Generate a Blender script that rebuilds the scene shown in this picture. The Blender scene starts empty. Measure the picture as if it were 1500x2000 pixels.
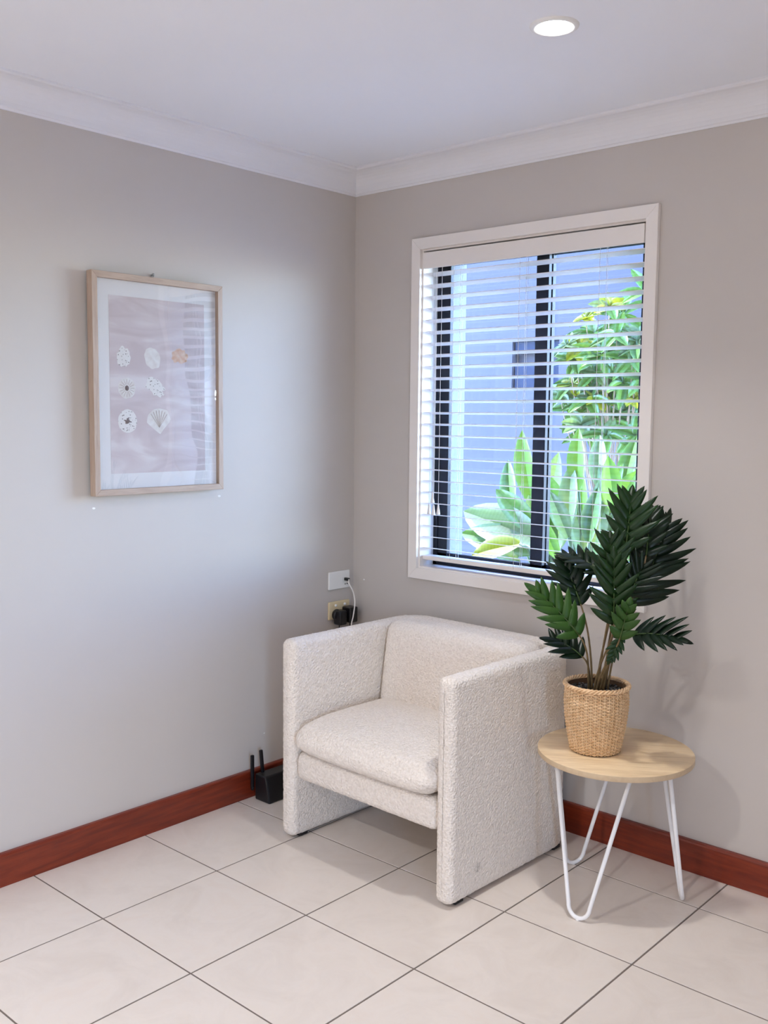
import bpy, bmesh, math, random
from mathutils import Vector, Matrix, noise
random.seed(7)
SC = bpy.context.scene
COL = SC.collection
PI = math.pi

# ------------------------------------------------------------------ camera
F_PX, YAW, PITCH, ROLL = 1926.4, -0.7317, -0.0963, 0.0097
CAM = Vector((2.799, -2.930, 1.439))
_fw = Vector((math.sin(YAW) * math.cos(PITCH), math.cos(YAW) * math.cos(PITCH), math.sin(PITCH)))
_r0 = Vector((math.cos(YAW), -math.sin(YAW), 0)); _u0 = _r0.cross(_fw)
_r = math.cos(ROLL) * _r0 + math.sin(ROLL) * _u0
_u = -math.sin(ROLL) * _r0 + math.cos(ROLL) * _u0
cd = bpy.data.cameras.new('camera'); cam = bpy.data.objects.new('camera', cd); COL.objects.link(cam)
cd.sensor_fit = 'VERTICAL'; cd.sensor_height = 24; cd.lens = F_PX / 2000 * 24; cd.clip_start = .05
m = Matrix((( _r.x, _u.x, -_fw.x, CAM.x), (_r.y, _u.y, -_fw.y, CAM.y), (_r.z, _u.z, -_fw.z, CAM.z), (0, 0, 0, 1)))
cam.matrix_world = m
SC.camera = cam

def at_y(x, y, Y):            # pixel -> point on the plane y = Y
    d = _fw + _r * ((x - 750) / F_PX) - _u * ((y - 1000) / F_PX)
    return CAM + d * ((Y - CAM.y) / d.y)
def at_x(x, y, X):
    d = _fw + _r * ((x - 750) / F_PX) - _u * ((y - 1000) / F_PX)
    return CAM + d * ((X - CAM.x) / d.x)

# ------------------------------------------------------------------ light
SKY = 7.2          # sky strength
SUN = 12.0
DOWN = 3.5         # watts of the downlight above the armchair
ROOM_FILL = 28.0        # watts of the unseen wide-beam lamps added to brighten the room
vs = SC.view_settings
vs.view_transform = 'Standard'; vs.look = 'None'; vs.exposure = 0.12; vs.gamma = 1.0; vs.use_curve_mapping = False
SC.cycles.use_denoising = True
SC.cycles.max_bounces = 10; SC.cycles.diffuse_bounces = 6; SC.cycles.transparent_max_bounces = 16
SC.cycles.sample_clamp_indirect = 6.0
SC.cycles.caustics_reflective = False; SC.cycles.caustics_refractive = False
wd = bpy.data.worlds.new('sky'); SC.world = wd; wd.use_nodes = True
nt = wd.node_tree; nt.nodes.clear()
wo = nt.nodes.new('ShaderNodeOutputWorld'); bg = nt.nodes.new('ShaderNodeBackground'); sk = nt.nodes.new('ShaderNodeTexSky')
sk.sky_type = 'NISHITA'; sk.sun_disc = False; sk.sun_elevation = math.radians(52); sk.sun_rotation = math.radians(-60)
sk.air_density = 1.0; sk.dust_density = .6; sk.ozone_density = 1.6

wb = nt.nodes.new('ShaderNodeMix'); wb.data_type = 'RGBA'; wb.blend_type = 'MULTIPLY'; wb.inputs[0].default_value = 1
wb.inputs[7].default_value = (.78, .88, 1.10, 1)           # white balance set for the indoor lamps
nt.links.new(sk.outputs[0], wb.inputs[6]); nt.links.new(wb.outputs[2], bg.inputs[0]); bg.inputs[1].default_value = SKY; nt.links.new(bg.outputs[0], wo.inputs[0])
sl = bpy.data.lights.new('sun', 'SUN'); sl.energy = SUN; sl.angle = math.radians(.6); sl.color = (1, .93, .80)
so = bpy.data.objects.new('sun', sl); COL.objects.link(so)
so.rotation_euler = Vector((-.58, .14, .80)).to_track_quat('Z', 'Y').to_euler()
so.location = (-5, 3, 8)
def portal(name, loc, rot, sx, sy):
    l = bpy.data.lights.new(name, 'AREA'); l.shape = 'RECTANGLE'; l.size = sx; l.size_y = sy
    l.cycles.is_portal = True
    o = bpy.data.objects.new(name, l); COL.objects.link(o); o.location = loc; o.rotation_euler = rot
# light comes in along the portal's -Z
portal('window_daylight', (.817, .20, 1.46), (-PI / 2, 0, 0), .95, 1.24)
portal('added_door_daylight', (4.86, -3.85, 1.08), (0, PI / 2, 0), 2.14, .7)  # sampling portal for the added door

# ------------------------------------------------------------------ materials
MATS = {}
class NT:
    def __init__(s, name):
        s.m = bpy.data.materials.new(name); s.m.use_nodes = True; s.t = s.m.node_tree
        s.p = s.t.nodes['Principled BSDF']; MATS[name] = s.m
    def n(s, typ, **kw):
        nd = s.t.nodes.new(typ)
        for k, v in kw.items():
            if hasattr(nd, k): setattr(nd, k, v)
            else: nd.inputs[k.replace('_', ' ')].default_value = v
        return nd
    def l(s, a, b): s.t.links.new(a, b)
    def set(s, **kw):
        for k, v in kw.items(): s.p.inputs[k.replace('_', ' ')].default_value = v
    def ramp(s, fac, stops):
        r = s.n('ShaderNodeValToRGB'); e = r.color_ramp.elements
        while len(e) < len(stops): e.new(.5)
        for i, (p, c) in enumerate(stops): e[i].position = p; e[i].color = (*c, 1)
        s.l(fac, r.inputs[0]); return r.outputs[0]
    def bump(s, h, strength, dist):
        b = s.n('ShaderNodeBump'); b.inputs['Strength'].default_value = strength; b.inputs['Distance'].default_value = dist
        s.l(h, b.inputs['Height']); s.l(b.outputs[0], s.p.inputs['Normal'])
    def coord(s, scale=None):
        c = s.n('ShaderNodeTexCoord').outputs['Object']
        if scale:
            mp = s.n('ShaderNodeMapping'); mp.inputs['Scale'].default_value = scale; s.l(c, mp.inputs[0]); return mp.outputs[0]
        return c
def srgb(r, g, b):
    f = lambda c: (c / 255 / 12.92) if c / 255 <= .04045 else ((c / 255 + .055) / 1.055) ** 2.4
    return (f(r), f(g), f(b))
def mat_plain(name, col, rough=.5, metal=0, spec=.5, coat=0):
    a = NT(name); a.set(Base_Color=(*col, 1), Roughness=rough, Metallic=metal, Coat_Weight=coat); a.p.inputs['Specular IOR Level'].default_value = spec
    return a
def mat_noise(name, c1, c2, scale, rough=.5, bump=0, dist=.001, detail=4, spec=.5, stretch=None):
    a = mat_plain(name, c1, rough, spec=spec)
    t = a.n('ShaderNodeTexNoise'); t.inputs['Scale'].default_value = scale; t.inputs['Detail'].default_value = detail
    a.l(a.coord(stretch), t.inputs['Vector'])
    a.l(a.ramp(t.outputs['Fac'], [(.3, c1), (.7, c2)]), a.p.inputs['Base Color'])
    if bump: a.bump(t.outputs['Fac'], bump, dist)
    return a
mat_noise('wall_paint', srgb(199, 192, 186), srgb(202, 195, 189), 2.5, .55, .0, spec=.35)
a = MATS['wall_paint']
mat_noise('ceiling_paint', srgb(241, 243, 249), srgb(243, 245, 251), 2, .7, spec=.3)
mat_plain('cornice_paint', srgb(233, 233, 237), .6, spec=.3)
mat_plain('trim_white', srgb(238, 232, 227), .35)
mat_plain('plastic_white', srgb(240, 240, 238), .3)
mat_plain('plastic_cream', srgb(226, 208, 168), .35)
mat_plain('plastic_black', (.006, .006, .008), .35)
mat_plain('metal_white', srgb(240, 240, 242), .3, coat=.3)
mat_plain('alu_black', srgb(16, 18, 26), .5, spec=.3)
mat_plain('steel', (.5, .5, .5), .3, metal=1)
mat_plain('cord_white', srgb(238, 234, 230), .6)
mat_plain('filler', srgb(240, 238, 235), .8)
mat_plain('grout', srgb(122, 112, 106), .9, spec=.2)
# floor tile: cream ceramic with faint cloudy veins, satin glaze
a = mat_plain('tile_glaze', srgb(226, 216, 208), .28, spec=.45)
t = a.n('ShaderNodeTexNoise'); t.inputs['Scale'].default_value = 6; t.inputs['Detail'].default_value = 8; t.inputs['Roughness'].default_value = .65
t.inputs['Distortion'].default_value = .8
g = a.n('ShaderNodeNewGeometry'); a.l(g.outputs['Position'], t.inputs['Vector'])
a.l(a.ramp(t.outputs['Fac'], [(.3, srgb(219, 209, 200)), (.55, srgb(227, 218, 210)), (.75, srgb(224, 212, 202))]), a.p.inputs['Base Color'])
a.bump(t.outputs['Fac'], .05, .002)
# jarrah skirting, oiled red-brown
def wood(name, c1, c2, c3, scl, rough, grain=(1, 14, 14), coat=0):
    a = mat_plain(name, c1, rough, coat=coat)
    t = a.n('ShaderNodeTexNoise'); t.inputs['Scale'].default_value = scl; t.inputs['Detail'].default_value = 8; t.inputs['Roughness'].default_value = .6
    t.inputs['Distortion'].default_value = .6
    a.l(a.coord(grain), t.inputs['Vector'])
    a.l(a.ramp(t.outputs['Fac'], [(.25, c1), (.5, c2), (.75, c3)]), a.p.inputs['Base Color'])
    a.bump(t.outputs['Fac'], .08, .001)
    return a
wood('jarrah', srgb(92, 30, 18), srgb(118, 42, 22), srgb(138, 56, 30), 5, .3, (1, 12, 12))
wood('jarrah_y', srgb(92, 30, 18), srgb(118, 42, 22), srgb(138, 56, 30), 5, .3, (12, 1, 12))
wood('pale_oak', srgb(166, 143, 126), srgb(180, 158, 141), srgb(191, 170, 153), 12, .5, (8, 8, .8))
wood('pale_oak_y', srgb(166, 143, 126), srgb(180, 158, 141), srgb(191, 170, 153), 12, .5, (8, .8, 8))
wood('table_oak', srgb(206, 176, 136), srgb(228, 200, 160), srgb(240, 216, 178), 6, .45, (1.2, 9, 9))
wood('table_edge', srgb(200, 174, 140), srgb(210, 186, 153), srgb(216, 193, 160), 8, .5, (6, 6, 6))
# boucle: looped wool nubs
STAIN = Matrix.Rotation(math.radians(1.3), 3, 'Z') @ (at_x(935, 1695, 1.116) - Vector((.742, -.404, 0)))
a = mat_plain('boucle', srgb(228, 218, 207), .95, spec=.15)
v = a.n('ShaderNodeTexVoronoi'); v.inputs['Scale'].default_value = 150; a.l(a.coord(), v.inputs['Vector'])
t = a.n('ShaderNodeTexNoise'); t.inputs['Scale'].default_value = 130; t.inputs['Detail'].default_value = 3; a.l(a.coord(), t.inputs['Vector'])
mx = a.n('ShaderNodeMath', operation='SUBTRACT'); a.l(t.outputs['Fac'], mx.inputs[0]); a.l(v.outputs['Distance'], mx.inputs[1])
a.l(a.ramp(t.outputs['Fac'], [(.30, srgb(226, 216, 206)), (.62, srgb(240, 231, 222))]), a.p.inputs['Base Color'])
a.bump(mx.outputs[0], .8, .004)
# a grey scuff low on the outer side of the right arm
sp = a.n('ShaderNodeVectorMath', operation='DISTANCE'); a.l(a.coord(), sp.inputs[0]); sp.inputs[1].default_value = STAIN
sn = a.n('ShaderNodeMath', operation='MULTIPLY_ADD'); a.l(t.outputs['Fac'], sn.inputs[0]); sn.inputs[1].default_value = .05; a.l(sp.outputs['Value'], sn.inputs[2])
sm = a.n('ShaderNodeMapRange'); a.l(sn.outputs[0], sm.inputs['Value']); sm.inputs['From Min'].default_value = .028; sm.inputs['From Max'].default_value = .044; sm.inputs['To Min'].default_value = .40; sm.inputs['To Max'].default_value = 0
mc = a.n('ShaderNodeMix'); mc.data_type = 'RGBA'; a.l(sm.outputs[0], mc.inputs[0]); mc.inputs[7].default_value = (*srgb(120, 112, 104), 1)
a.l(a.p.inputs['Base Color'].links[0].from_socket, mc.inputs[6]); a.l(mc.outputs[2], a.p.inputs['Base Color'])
a.set(Sheen_Weight=.15)
# rattan / gravel / leaves
a = mat_noise('rattan', srgb(218, 176, 130), srgb(242, 208, 166), 60, .55, .2, .001)
mat_noise('rattan_light', srgb(226, 192, 146), srgb(238, 208, 166), 60, .55, .2, .001)
mat_noise('basket_inside', srgb(92, 66, 44), srgb(110, 82, 56), 40, .8)
mat_noise('gravel', (.012, .011, .010), (.12, .11, .10), 90, .5, .3, .001)
mat_plain('soil', (.015, .012, .01), .9)
def leafmat(name, c1, c2, rough, transl, scale=25):
    a = mat_noise(name, c1, c2, scale, rough)
    a.p.inputs['Specular IOR Level'].default_value = .3 if name.startswith('palm') else .5
    if name.startswith('garden'):
        wv = a.n('ShaderNodeTexWave'); wv.bands_direction = 'Y'; wv.inputs['Scale'].default_value = 14; wv.inputs['Distortion'].default_value = 1.5
        a.l(a.coord(), wv.inputs['Vector'])
        mv = a.n('ShaderNodeMix'); mv.data_type = 'RGBA'; mv.blend_type = 'MULTIPLY'; mv.inputs[0].default_value = .35
        a.l(a.p.inputs['Base Color'].links[0].from_socket, mv.inputs[6]); a.l(wv.outputs['Color'], mv.inputs[7]); a.l(mv.outputs[2], a.p.inputs['Base Color'])
    if transl:
        tr = a.n('ShaderNodeBsdfTranslucent'); tr.inputs[0].default_value = (c2[0] * 1.3, c2[1] * 1.4, c2[2] * .8, 1)
        mixn = a.n('ShaderNodeMixShader'); mixn.inputs[0].default_value = transl
        out = a.t.nodes['Material Output']
        a.l(a.p.outputs[0], mixn.inputs[1]); a.l(tr.outputs[0], mixn.inputs[2]); a.l(mixn.outputs[0], out.inputs[0])
    return a
leafmat('palm_dark', (.0025, .010, .004), (.005, .018, .006), .32, 0)
leafmat('palm_mid', (.005, .021, .004), (.011, .040, .007), .35, .05)
leafmat('palm_light', (.022, .070, .010), (.042, .105, .018), .38, .08)
mat_noise('palm_stem', srgb(96, 78, 50), srgb(126, 104, 66), 50, .6)
mat_plain('palm_rib', srgb(56, 78, 30), .5)
leafmat('garden_green', (.045, .11, .016), (.085, .16, .03), .4, .4, 12)
leafmat('garden_pale', (.085, .14, .05), (.14, .19, .08), .45, .4, 12)
leafmat('garden_yellow', (.19, .20, .008), (.28, .27, .012), .45, .4, 12)
mat_noise('bark', srgb(120, 100, 80), srgb(150, 128, 104), 30, .9)
# outside
mat_noise('render_blue', srgb(74, 73, 80), srgb(76, 75, 82), 1.5, .9, spec=.1)
mat_noise('paint_exterior', srgb(108, 109, 113), srgb(113, 114, 118), 3, .8, spec=.2)
mat_noise('paving', srgb(118, 114, 106), srgb(132, 128, 120), 4, .9, spec=.2)
mat_plain('dark_glass', srgb(34, 40, 56), .6, spec=.1)
# thin clear panes: straight-through plus Fresnel mirror
def pane_mat(name, ior, tint=(1, 1, 1), wave=0):
    a = NT(name); a.t.nodes.remove(a.p)
    tr = a.n('ShaderNodeBsdfTransparent'); tr.inputs[0].default_value = (*tint, 1)
    gl = a.n('ShaderNodeBsdfGlossy'); gl.inputs['Roughness'].default_value = 0.0
    fr = a.n('ShaderNodeFresnel'); 
    # thin sheet: same Fresnel from either side
    ge = a.n('ShaderNodeNewGeometry'); io = a.n('ShaderNodeMapRange'); a.l(ge.outputs['Backfacing'], io.inputs['Value'])
    io.inputs['To Min'].default_value = ior; io.inputs['To Max'].default_value = 1 / ior; a.l(io.outputs[0], fr.inputs['IOR'])
    mx = a.n('ShaderNodeMixShader'); a.l(fr.outputs[0], mx.inputs[0]); a.l(tr.outputs[0], mx.inputs[1]); a.l(gl.outputs[0], mx.inputs[2])
    a.l(mx.outputs[0], a.t.nodes['Material Output'].inputs[0])
    if wave:
        t = a.n('ShaderNodeTexNoise'); t.inputs['Scale'].default_value = 3.2; t.inputs['Detail'].default_value = 1
        a.l(a.coord(), t.inputs['Vector'])
        b = a.n('ShaderNodeBump'); b.inputs['Strength'].default_value = 1; b.inputs['Distance'].default_value = wave
        a.l(t.outputs['Fac'], b.inputs['Height']); a.l(b.outputs[0], gl.inputs['Normal'])
pane_mat('window_glass', 1.45, (.97, .985, 1))
pane_mat('acrylic', 2.0, (1, 1, 1), .006)
a = NT('lamp_lens'); a.set(Base_Color=(1, 1, 1, 1)); a.p.inputs['Emission Color'].default_value = (1, .97, .93, 1); a.p.inputs['Emission Strength'].default_value = 25
# the print: dusty pink paper photograph with soft bands of light
a = mat_plain('print_paper', srgb(216, 200, 200), .6)
c = a.coord((1, 1, 1)); w = a.n('ShaderNodeTexNoise'); w.inputs['Scale'].default_value = 5; w.inputs['Detail'].default_value = 3; w.inputs['Distortion'].default_value = 1.2
mp = a.n('ShaderNodeMapping'); mp.inputs['Rotation'].default_value = (math.radians(25), 0, 0); mp.inputs['Scale'].default_value = (1, .7, 2.6)
a.l(c, mp.inputs[0]); a.l(mp.outputs[0], w.inputs['Vector'])
a.l(a.ramp(w.outputs['Fac'], [(.36, srgb(218, 202, 205)), (.5, srgb(228, 214, 217)), (.64, srgb(242, 234, 236))]), a.p.inputs['Base Color'])
mat_plain('mat_board', srgb(252, 251, 253), .7)
a = mat_noise('shell_print', srgb(252, 250, 248), srgb(238, 230, 226), 60, .6)
a = mat_plain('coral_print', srgb(240, 236, 234), .6)
v = a.n('ShaderNodeTexVoronoi'); v.inputs['Scale'].default_value = 130; a.l(a.coord(), v.inputs['Vector'])
a.l(a.ramp(v.outputs['Distance'], [(.16, srgb(120, 104, 100)), (.30, srgb(250, 247, 245))]), a.p.inputs['Base Color'])
mat_plain('shell_dark', srgb(104, 84, 84), .6); mat_plain('shell_line', srgb(184, 164, 154), .6)
mat_noise('coral_orange', srgb(222, 168, 130), srgb(238, 212, 190), 70, .6)

# ------------------------------------------------------------------ mesh helpers
def link(name, me, mat, parent=None, smooth=False):
    o = bpy.data.objects.new(name, me); COL.objects.link(o)
    if mat: me.materials.append(MATS[mat])
    if parent is not None: o.parent = parent
    if smooth:
        for p in me.polygons: p.use_smooth = True
    return o
def from_bm(name, bm, mat, parent=None, smooth=False):
    bmesh.ops.recalc_face_normals(bm, faces=bm.faces)
    me = bpy.data.meshes.new(name); bm.to_mesh(me); bm.free()
    return link(name, me, mat, parent, smooth)
def empty(name, loc=(0, 0, 0), rz=0):
    o = bpy.data.objects.new(name, None); COL.objects.link(o); o.location = loc; o.rotation_euler = (0, 0, rz); o.empty_display_size = .1
    return o
def tag(o, label, cat, group=None, kind=None):
    o['label'] = label; o['category'] = cat
    if group: o['group'] = group
    if kind: o['kind'] = kind
    return o
def structure(o, label=None, cat=None):
    o['kind'] = 'structure'
    if label: o['label'] = label
    if cat: o['category'] = cat
    return o
def add_box(bm, lo, hi, bev=0, seg=2):
    r = bmesh.ops.create_cube(bm, size=1)
    c = [(a + b) / 2 for a, b in zip(lo, hi)]; s = [b - a for a, b in zip(lo, hi)]
    for v in r['verts']: v.co = Vector((c[0] + v.co.x * s[0], c[1] + v.co.y * s[1], c[2] + v.co.z * s[2]))
    if bev:
        es = list({e for v in r['verts'] for e in v.link_edges})
        bmesh.ops.bevel(bm, geom=es, offset=bev, segments=seg, affect='EDGES', profile=.5)
def box(name, lo, hi, mat, parent=None, bev=0, seg=2):
    bm = bmesh.new(); add_box(bm, lo, hi, bev, seg); return from_bm(name, bm, mat, parent, smooth=False)
def tube_into(bm, pts, rad, n=8, cap=True):
    pts = [Vector(p) for p in pts]; rings = []; prev = None
    for i, p in enumerate(pts):
        d = (pts[min(i + 1, len(pts) - 1)] - pts[max(i - 1, 0)]).normalized()
        if prev is None:
            a = d.orthogonal().normalized()
        else:
            a = (prev - d * prev.dot(d)).normalized()
        prev = a; b = d.cross(a)
        r = rad[i] if isinstance(rad, (list, tuple)) else rad
        rings.append([bm.verts.new(p + (a * math.cos(2 * PI * k / n) + b * math.sin(2 * PI * k / n)) * r) for k in range(n)])
    for i in range(len(rings) - 1):
        for k in range(n):
            f = bm.faces.new((rings[i][k], rings[i][(k + 1) % n], rings[i + 1][(k + 1) % n], rings[i + 1][k])); f.smooth = True
    if cap:
        bm.faces.new(rings[0][::-1]); bm.faces.new(rings[-1])
def tube(name, pts, rad, mat, parent=None, n=8):
    bm = bmesh.new(); tube_into(bm, pts, rad, n); return from_bm(name, bm, mat, parent)
def lathe(name, prof, mat, parent=None, n=48, loc=(0, 0, 0), close=False):
    bm = bmesh.new(); rings = []
    for (r, z) in prof:
        if r < 1e-6: rings.append([bm.verts.new((0, 0, z))])
        else: rings.append([bm.verts.new((r * math.cos(2 * PI * k / n), r * math.sin(2 * PI * k / n), z)) for k in range(n)])
    for i in range(len(rings) - 1):
        A, B = rings[i], rings[i + 1]
        for k in range(n):
            q = (k + 1) % n
            if len(A) == 1 and len(B) == 1: continue
            if len(A) == 1: f = bm.faces.new((A[0], B[k], B[q]))
            elif len(B) == 1: f = bm.faces.new((A[k], A[q], B[0]))
            else: f = bm.faces.new((A[k], A[q], B[q], B[k]))
            f.smooth = True
    o = from_bm(name, bm, mat, parent); o.location = loc; return o
def bezier(p0, p1, p2, p3, n):
    out = []
    for i in range(n + 1):
        t = i / n; u = 1 - t
        out.append(Vector(p0) * u ** 3 + Vector(p1) * 3 * u * u * t + Vector(p2) * 3 * u * t * t + Vector(p3) * t ** 3)
    return out
def catmull(pts, n=8):
    P = [Vector(p) for p in pts]; P = [P[0] * 2 - P[1]] + P + [P[-1] * 2 - P[-2]]; out = []
    for i in range(1, len(P) - 2):
        for k in range(n):
            t = k / n
            out.append(.5 * ((2 * P[i]) + (-P[i - 1] + P[i + 1]) * t + (2 * P[i - 1] - 5 * P[i] + 4 * P[i + 1] - P[i + 2]) * t * t + (-P[i - 1] + 3 * P[i] - 3 * P[i + 1] + P[i + 2]) * t ** 3))
    out.append(P[-2]); return out

# ------------------------------------------------------------------ room shell
RX, RY, CH = 4.8, -6.0, 2.40           # room: x 0..RX, y RY..0, ceiling height
HX0, HX1, HZ0, HZ1 = .354, 1.280, .855, 2.069   # window opening
WT = .25
fl = box('floor', (-.25, RY - .25, -.16), (RX + .25, WT, -.0016), 'grout'); structure(fl)
# ceramic tiles, each its own piece of the floor
TP, GR = .41, .0054
def lines(o, lo, hi):
    k0 = math.floor((lo - o) / TP); v = [o + k * TP for k in range(k0, int((hi - lo) / TP) + k0 + 3)]
    return v
cache = {}
for xa in lines(.404, 0, RX):
    for ya in lines(-1.451, RY, 0):
        x0, x1 = max(xa + GR / 2, .001), min(xa + TP - GR / 2, RX - .001)
        y0, y1 = max(ya + GR / 2, RY + .001), min(ya + TP - GR / 2, -.001)
        if x1 - x0 < .01 or y1 - y0 < .01: continue
        key = (round(x1 - x0, 4), round(y1 - y0, 4))
        if key not in cache:
            bm = bmesh.new(); hx, hy = key[0] / 2, key[1] / 2; b = .0006
            lo = [bm.verts.new((sx * hx, sy * hy, -.0016)) for sx, sy in ((-1, -1), (1, -1), (1, 1), (-1, 1))]
            md = [bm.verts.new((sx * hx, sy * hy, -b)) for sx, sy in ((-1, -1), (1, -1), (1, 1), (-1, 1))]
            tp = [bm.verts.new((sx * (hx - b), sy * (hy - b), 0)) for sx, sy in ((-1, -1), (1, -1), (1, 1), (-1, 1))]
            bm.faces.new(tp)
            for A, B in ((lo, md), (md, tp)):
                for i in range(4): bm.faces.new((A[i], A[(i + 1) % 4], B[(i + 1) % 4], B[i]))
            bmesh.ops.recalc_face_normals(bm, faces=bm.faces)
            me = bpy.data.meshes.new('floor_tile'); bm.to_mesh(me); bm.free(); me.materials.append(MATS['tile_glaze']); cache[key] = me
        o = bpy.data.objects.new('floor_tile', cache[key]); COL.objects.link(o); o.parent = fl
        o.location = ((x0 + x1) / 2, (y0 + y1) / 2, 0)
structure(box('ceiling', (-.25, RY - .25, CH), (RX + .25, WT, CH + .12), 'ceiling_paint'))
wl = structure(box('wall_left', (-.25, RY - .25, -.16), (0, WT, CH), 'wall_paint'))
bm = bmesh.new()
for lo, hi in (((0, 0, -.16), (HX0, .11, CH)), ((HX1, 0, -.16), (RX + .25, .11, CH)), ((HX0, 0, -.16), (HX1, .11, HZ0)), ((HX0, 0, HZ1), (HX1, .11, CH))):
    add_box(bm, lo, hi)
wb = structure(from_bm('wall_back', bm, 'wall_paint'))
bm = bmesh.new()
EX0, EX1, EZ0, EZ1 = .372, 1.262, .84, 2.055
for lo, hi in (((0, .13, -.3), (EX0, WT, CH)), ((EX1, .13, -.3), (RX + .25, WT, CH)), ((EX0, .13, -.3), (EX1, WT, EZ0)), ((EX0, .13, EZ1), (EX1, WT, CH))):
    add_box(bm, lo, hi)
structure(from_bm('wall_outer_skin', bm, 'paint_exterior', wb))
DY0, DY1, DZ1 = -4.2, -3.5, 2.15
bm = bmesh.new()
for lo, hi in (((RX, DY1, -.16), (RX + .25, 0, CH)), ((RX, RY - .25, -.16), (RX + .25, DY0, CH)), ((RX, DY0, DZ1), (RX + .25, DY1, CH))):
    add_box(bm, lo, hi)
structure(from_bm('wall_right', bm, 'wall_paint'))
structure(box('wall_front', (0, RY - .25, -.16), (RX, RY, CH), 'wall_paint'))
# unseen sliding glass door, added in the right wall to light the room
d = structure(empty('added_door_1', (RX + .05, (DY0 + DY1) / 2, 0)))
hw = (DY1 - DY0) / 2
bm = bmesh.new()
for lo, hi in (((-.02, -hw, 0), (.06, -hw + .05, DZ1)), ((-.02, hw - .05, 0), (.06, hw, DZ1)), ((-.02, -hw, DZ1 - .05), (.06, hw, DZ1)), ((-.02, -hw, 0), (.06, hw, .03)), ((-.02, -.03, 0), (.06, .03, DZ1))):
    add_box(bm, lo, hi)
from_bm('added_door_frame', bm, 'alu_black', d)
for s in (-1, 1):
    box('glass_pane', (.018, min(s * .03, s * (hw - .05)), .03), (.022, max(s * .03, s * (hw - .05)), DZ1 - .05), 'window_glass', d)
# skirting
def prism(name, prof, axis, a0, a1, mat):
    # prof: list of (offset from wall, z), swept along axis
    bm = bmesh.new(); R = []
    for a in (a0, a1):
        R.append([bm.verts.new((o, a, z) if axis == 'y' else (a, -o, z)) for o, z in prof])
    n = len(prof)
    for i in range(n): bm.faces.new((R[0][i], R[0][(i + 1) % n], R[1][(i + 1) % n], R[1][i]))
    bm.faces.new(R[0]); bm.faces.new(R[1][::-1])
    return from_bm(name, bm, mat)
bp = [(0, 0.0005), (.018, .0005), (.018, .0955), (.0165, .1), (.012, .103), (0, .103)]
structure(prism('baseboard_left', bp, 'y', RY, 0, 'jarrah_y'))
structure(prism('baseboard_back', bp, 'x', .018, RX, 'jarrah'))
# cove cornice
cp = [(0, CH), (0, CH - .088), (.006, CH - .088), (.008, CH - .082)]
for k in range(9):
    t = k / 8 * PI / 2
    cp.append((.012 + .070 * (1 - math.cos(t)), CH - .080 + .070 * math.sin(t)))
cp += [(.086, CH - .008), (.088, CH - .006), (.088, CH)]
structure(prism('trim_1', cp, 'y', RY, 0, 'cornice_paint'))
structure(prism('trim_2', cp, 'x', 0, RX, 'cornice_paint'))
# little chips and filler dabs on the paint
for (wall, x, y, r) in ((0, 428, 969, .0075), (0, 183, 993, .006), (0, 516, 1432, .004), (1, 711, 1132, .005)):
    P = at_x(x, y, 0) if wall == 0 else at_y(x, y, 0)
    bm = bmesh.new(); bmesh.ops.create_icosphere(bm, subdivisions=2, radius=1)
    for v in bm.verts: v.co *= 1 + .25 * noise.noise(v.co * 2 + Vector((x, 0, 0)))
    o = from_bm('filler_spot', bm, 'filler', wl if wall == 0 else wb, True); o.location = P
    o.scale = (.0012, r, r * .6) if wall == 0 else (r, .0012, r * .6)

# ------------------------------------------------------------------ window
AX0, AX1, AZ0, AZ1, AW = .312, 1.322, .813, 2.111, .042
win = structure(empty('window_1', ((AX0 + AX1) / 2, 0, AZ0)))
win.location = (0, 0, 0)
def mitred(name, lo, hi, w, y0, y1, mat, parent):
    # four mitred boards, each its own part
    (xa, za), (xb, zb) = lo, hi
    O = [(xa, za), (xb, za), (xb, zb), (xa, zb)]; I = [(xa + w, za + w), (xb - w, za + w), (xb - w, zb - w), (xa + w, zb - w)]
    for i in range(4):
        j = (i + 1) % 4; bm = bmesh.new()
        q = [O[i], O[j], I[j], I[i]]
        A = [bm.verts.new((x, y0, z)) for x, z in q]; B = [bm.verts.new((x, y1, z)) for x, z in q]
        bm.faces.new(A); bm.faces.new(B[::-1])
        for k in range(4): bm.faces.new((A[k], A[(k + 1) % 4], B[(k + 1) % 4], B[k]))
        bmesh.ops.bevel(bm, geom=[e for e in bm.edges], offset=.0012, segments=1, affect='EDGES')
        from_bm(name, bm, mat, parent)
mitred('architrave', (AX0, AZ0), (AX1, AZ1), AW, -.018, 0, 'trim_white', win)
bm = bmesh.new()
for lo, hi in (((HX0, -.002, HZ0), (HX0 + .006, .085, HZ1)), ((HX1 - .006, -.002, HZ0), (HX1, .085, HZ1)), ((HX0 + .006, -.002, HZ0), (HX1 - .006, .085, HZ0 + .006)), ((HX0 + .006, -.002, HZ1 - .006), (HX1 - .006, .085, HZ1))):
    add_box(bm, lo, hi)
from_bm('reveal_lining', bm, 'trim_white', win)
bm = bmesh.new(); x0, x1, z0, z1 = HX0, HX1, HZ0, HZ1
FW = .024
for lo, hi in (((x0, .078, z0), (x0 + FW, .13, z1)), ((x1 - FW, .078, z0), (x1, .13, z1)), ((x0, .078, z0), (x1, .13, z0 + FW)), ((x0, .078, z1 - FW), (x1, .13, z1))):
    add_box(bm, lo, hi, .0015, 1)
from_bm('window_frame', bm, 'alu_black', win)
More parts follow.
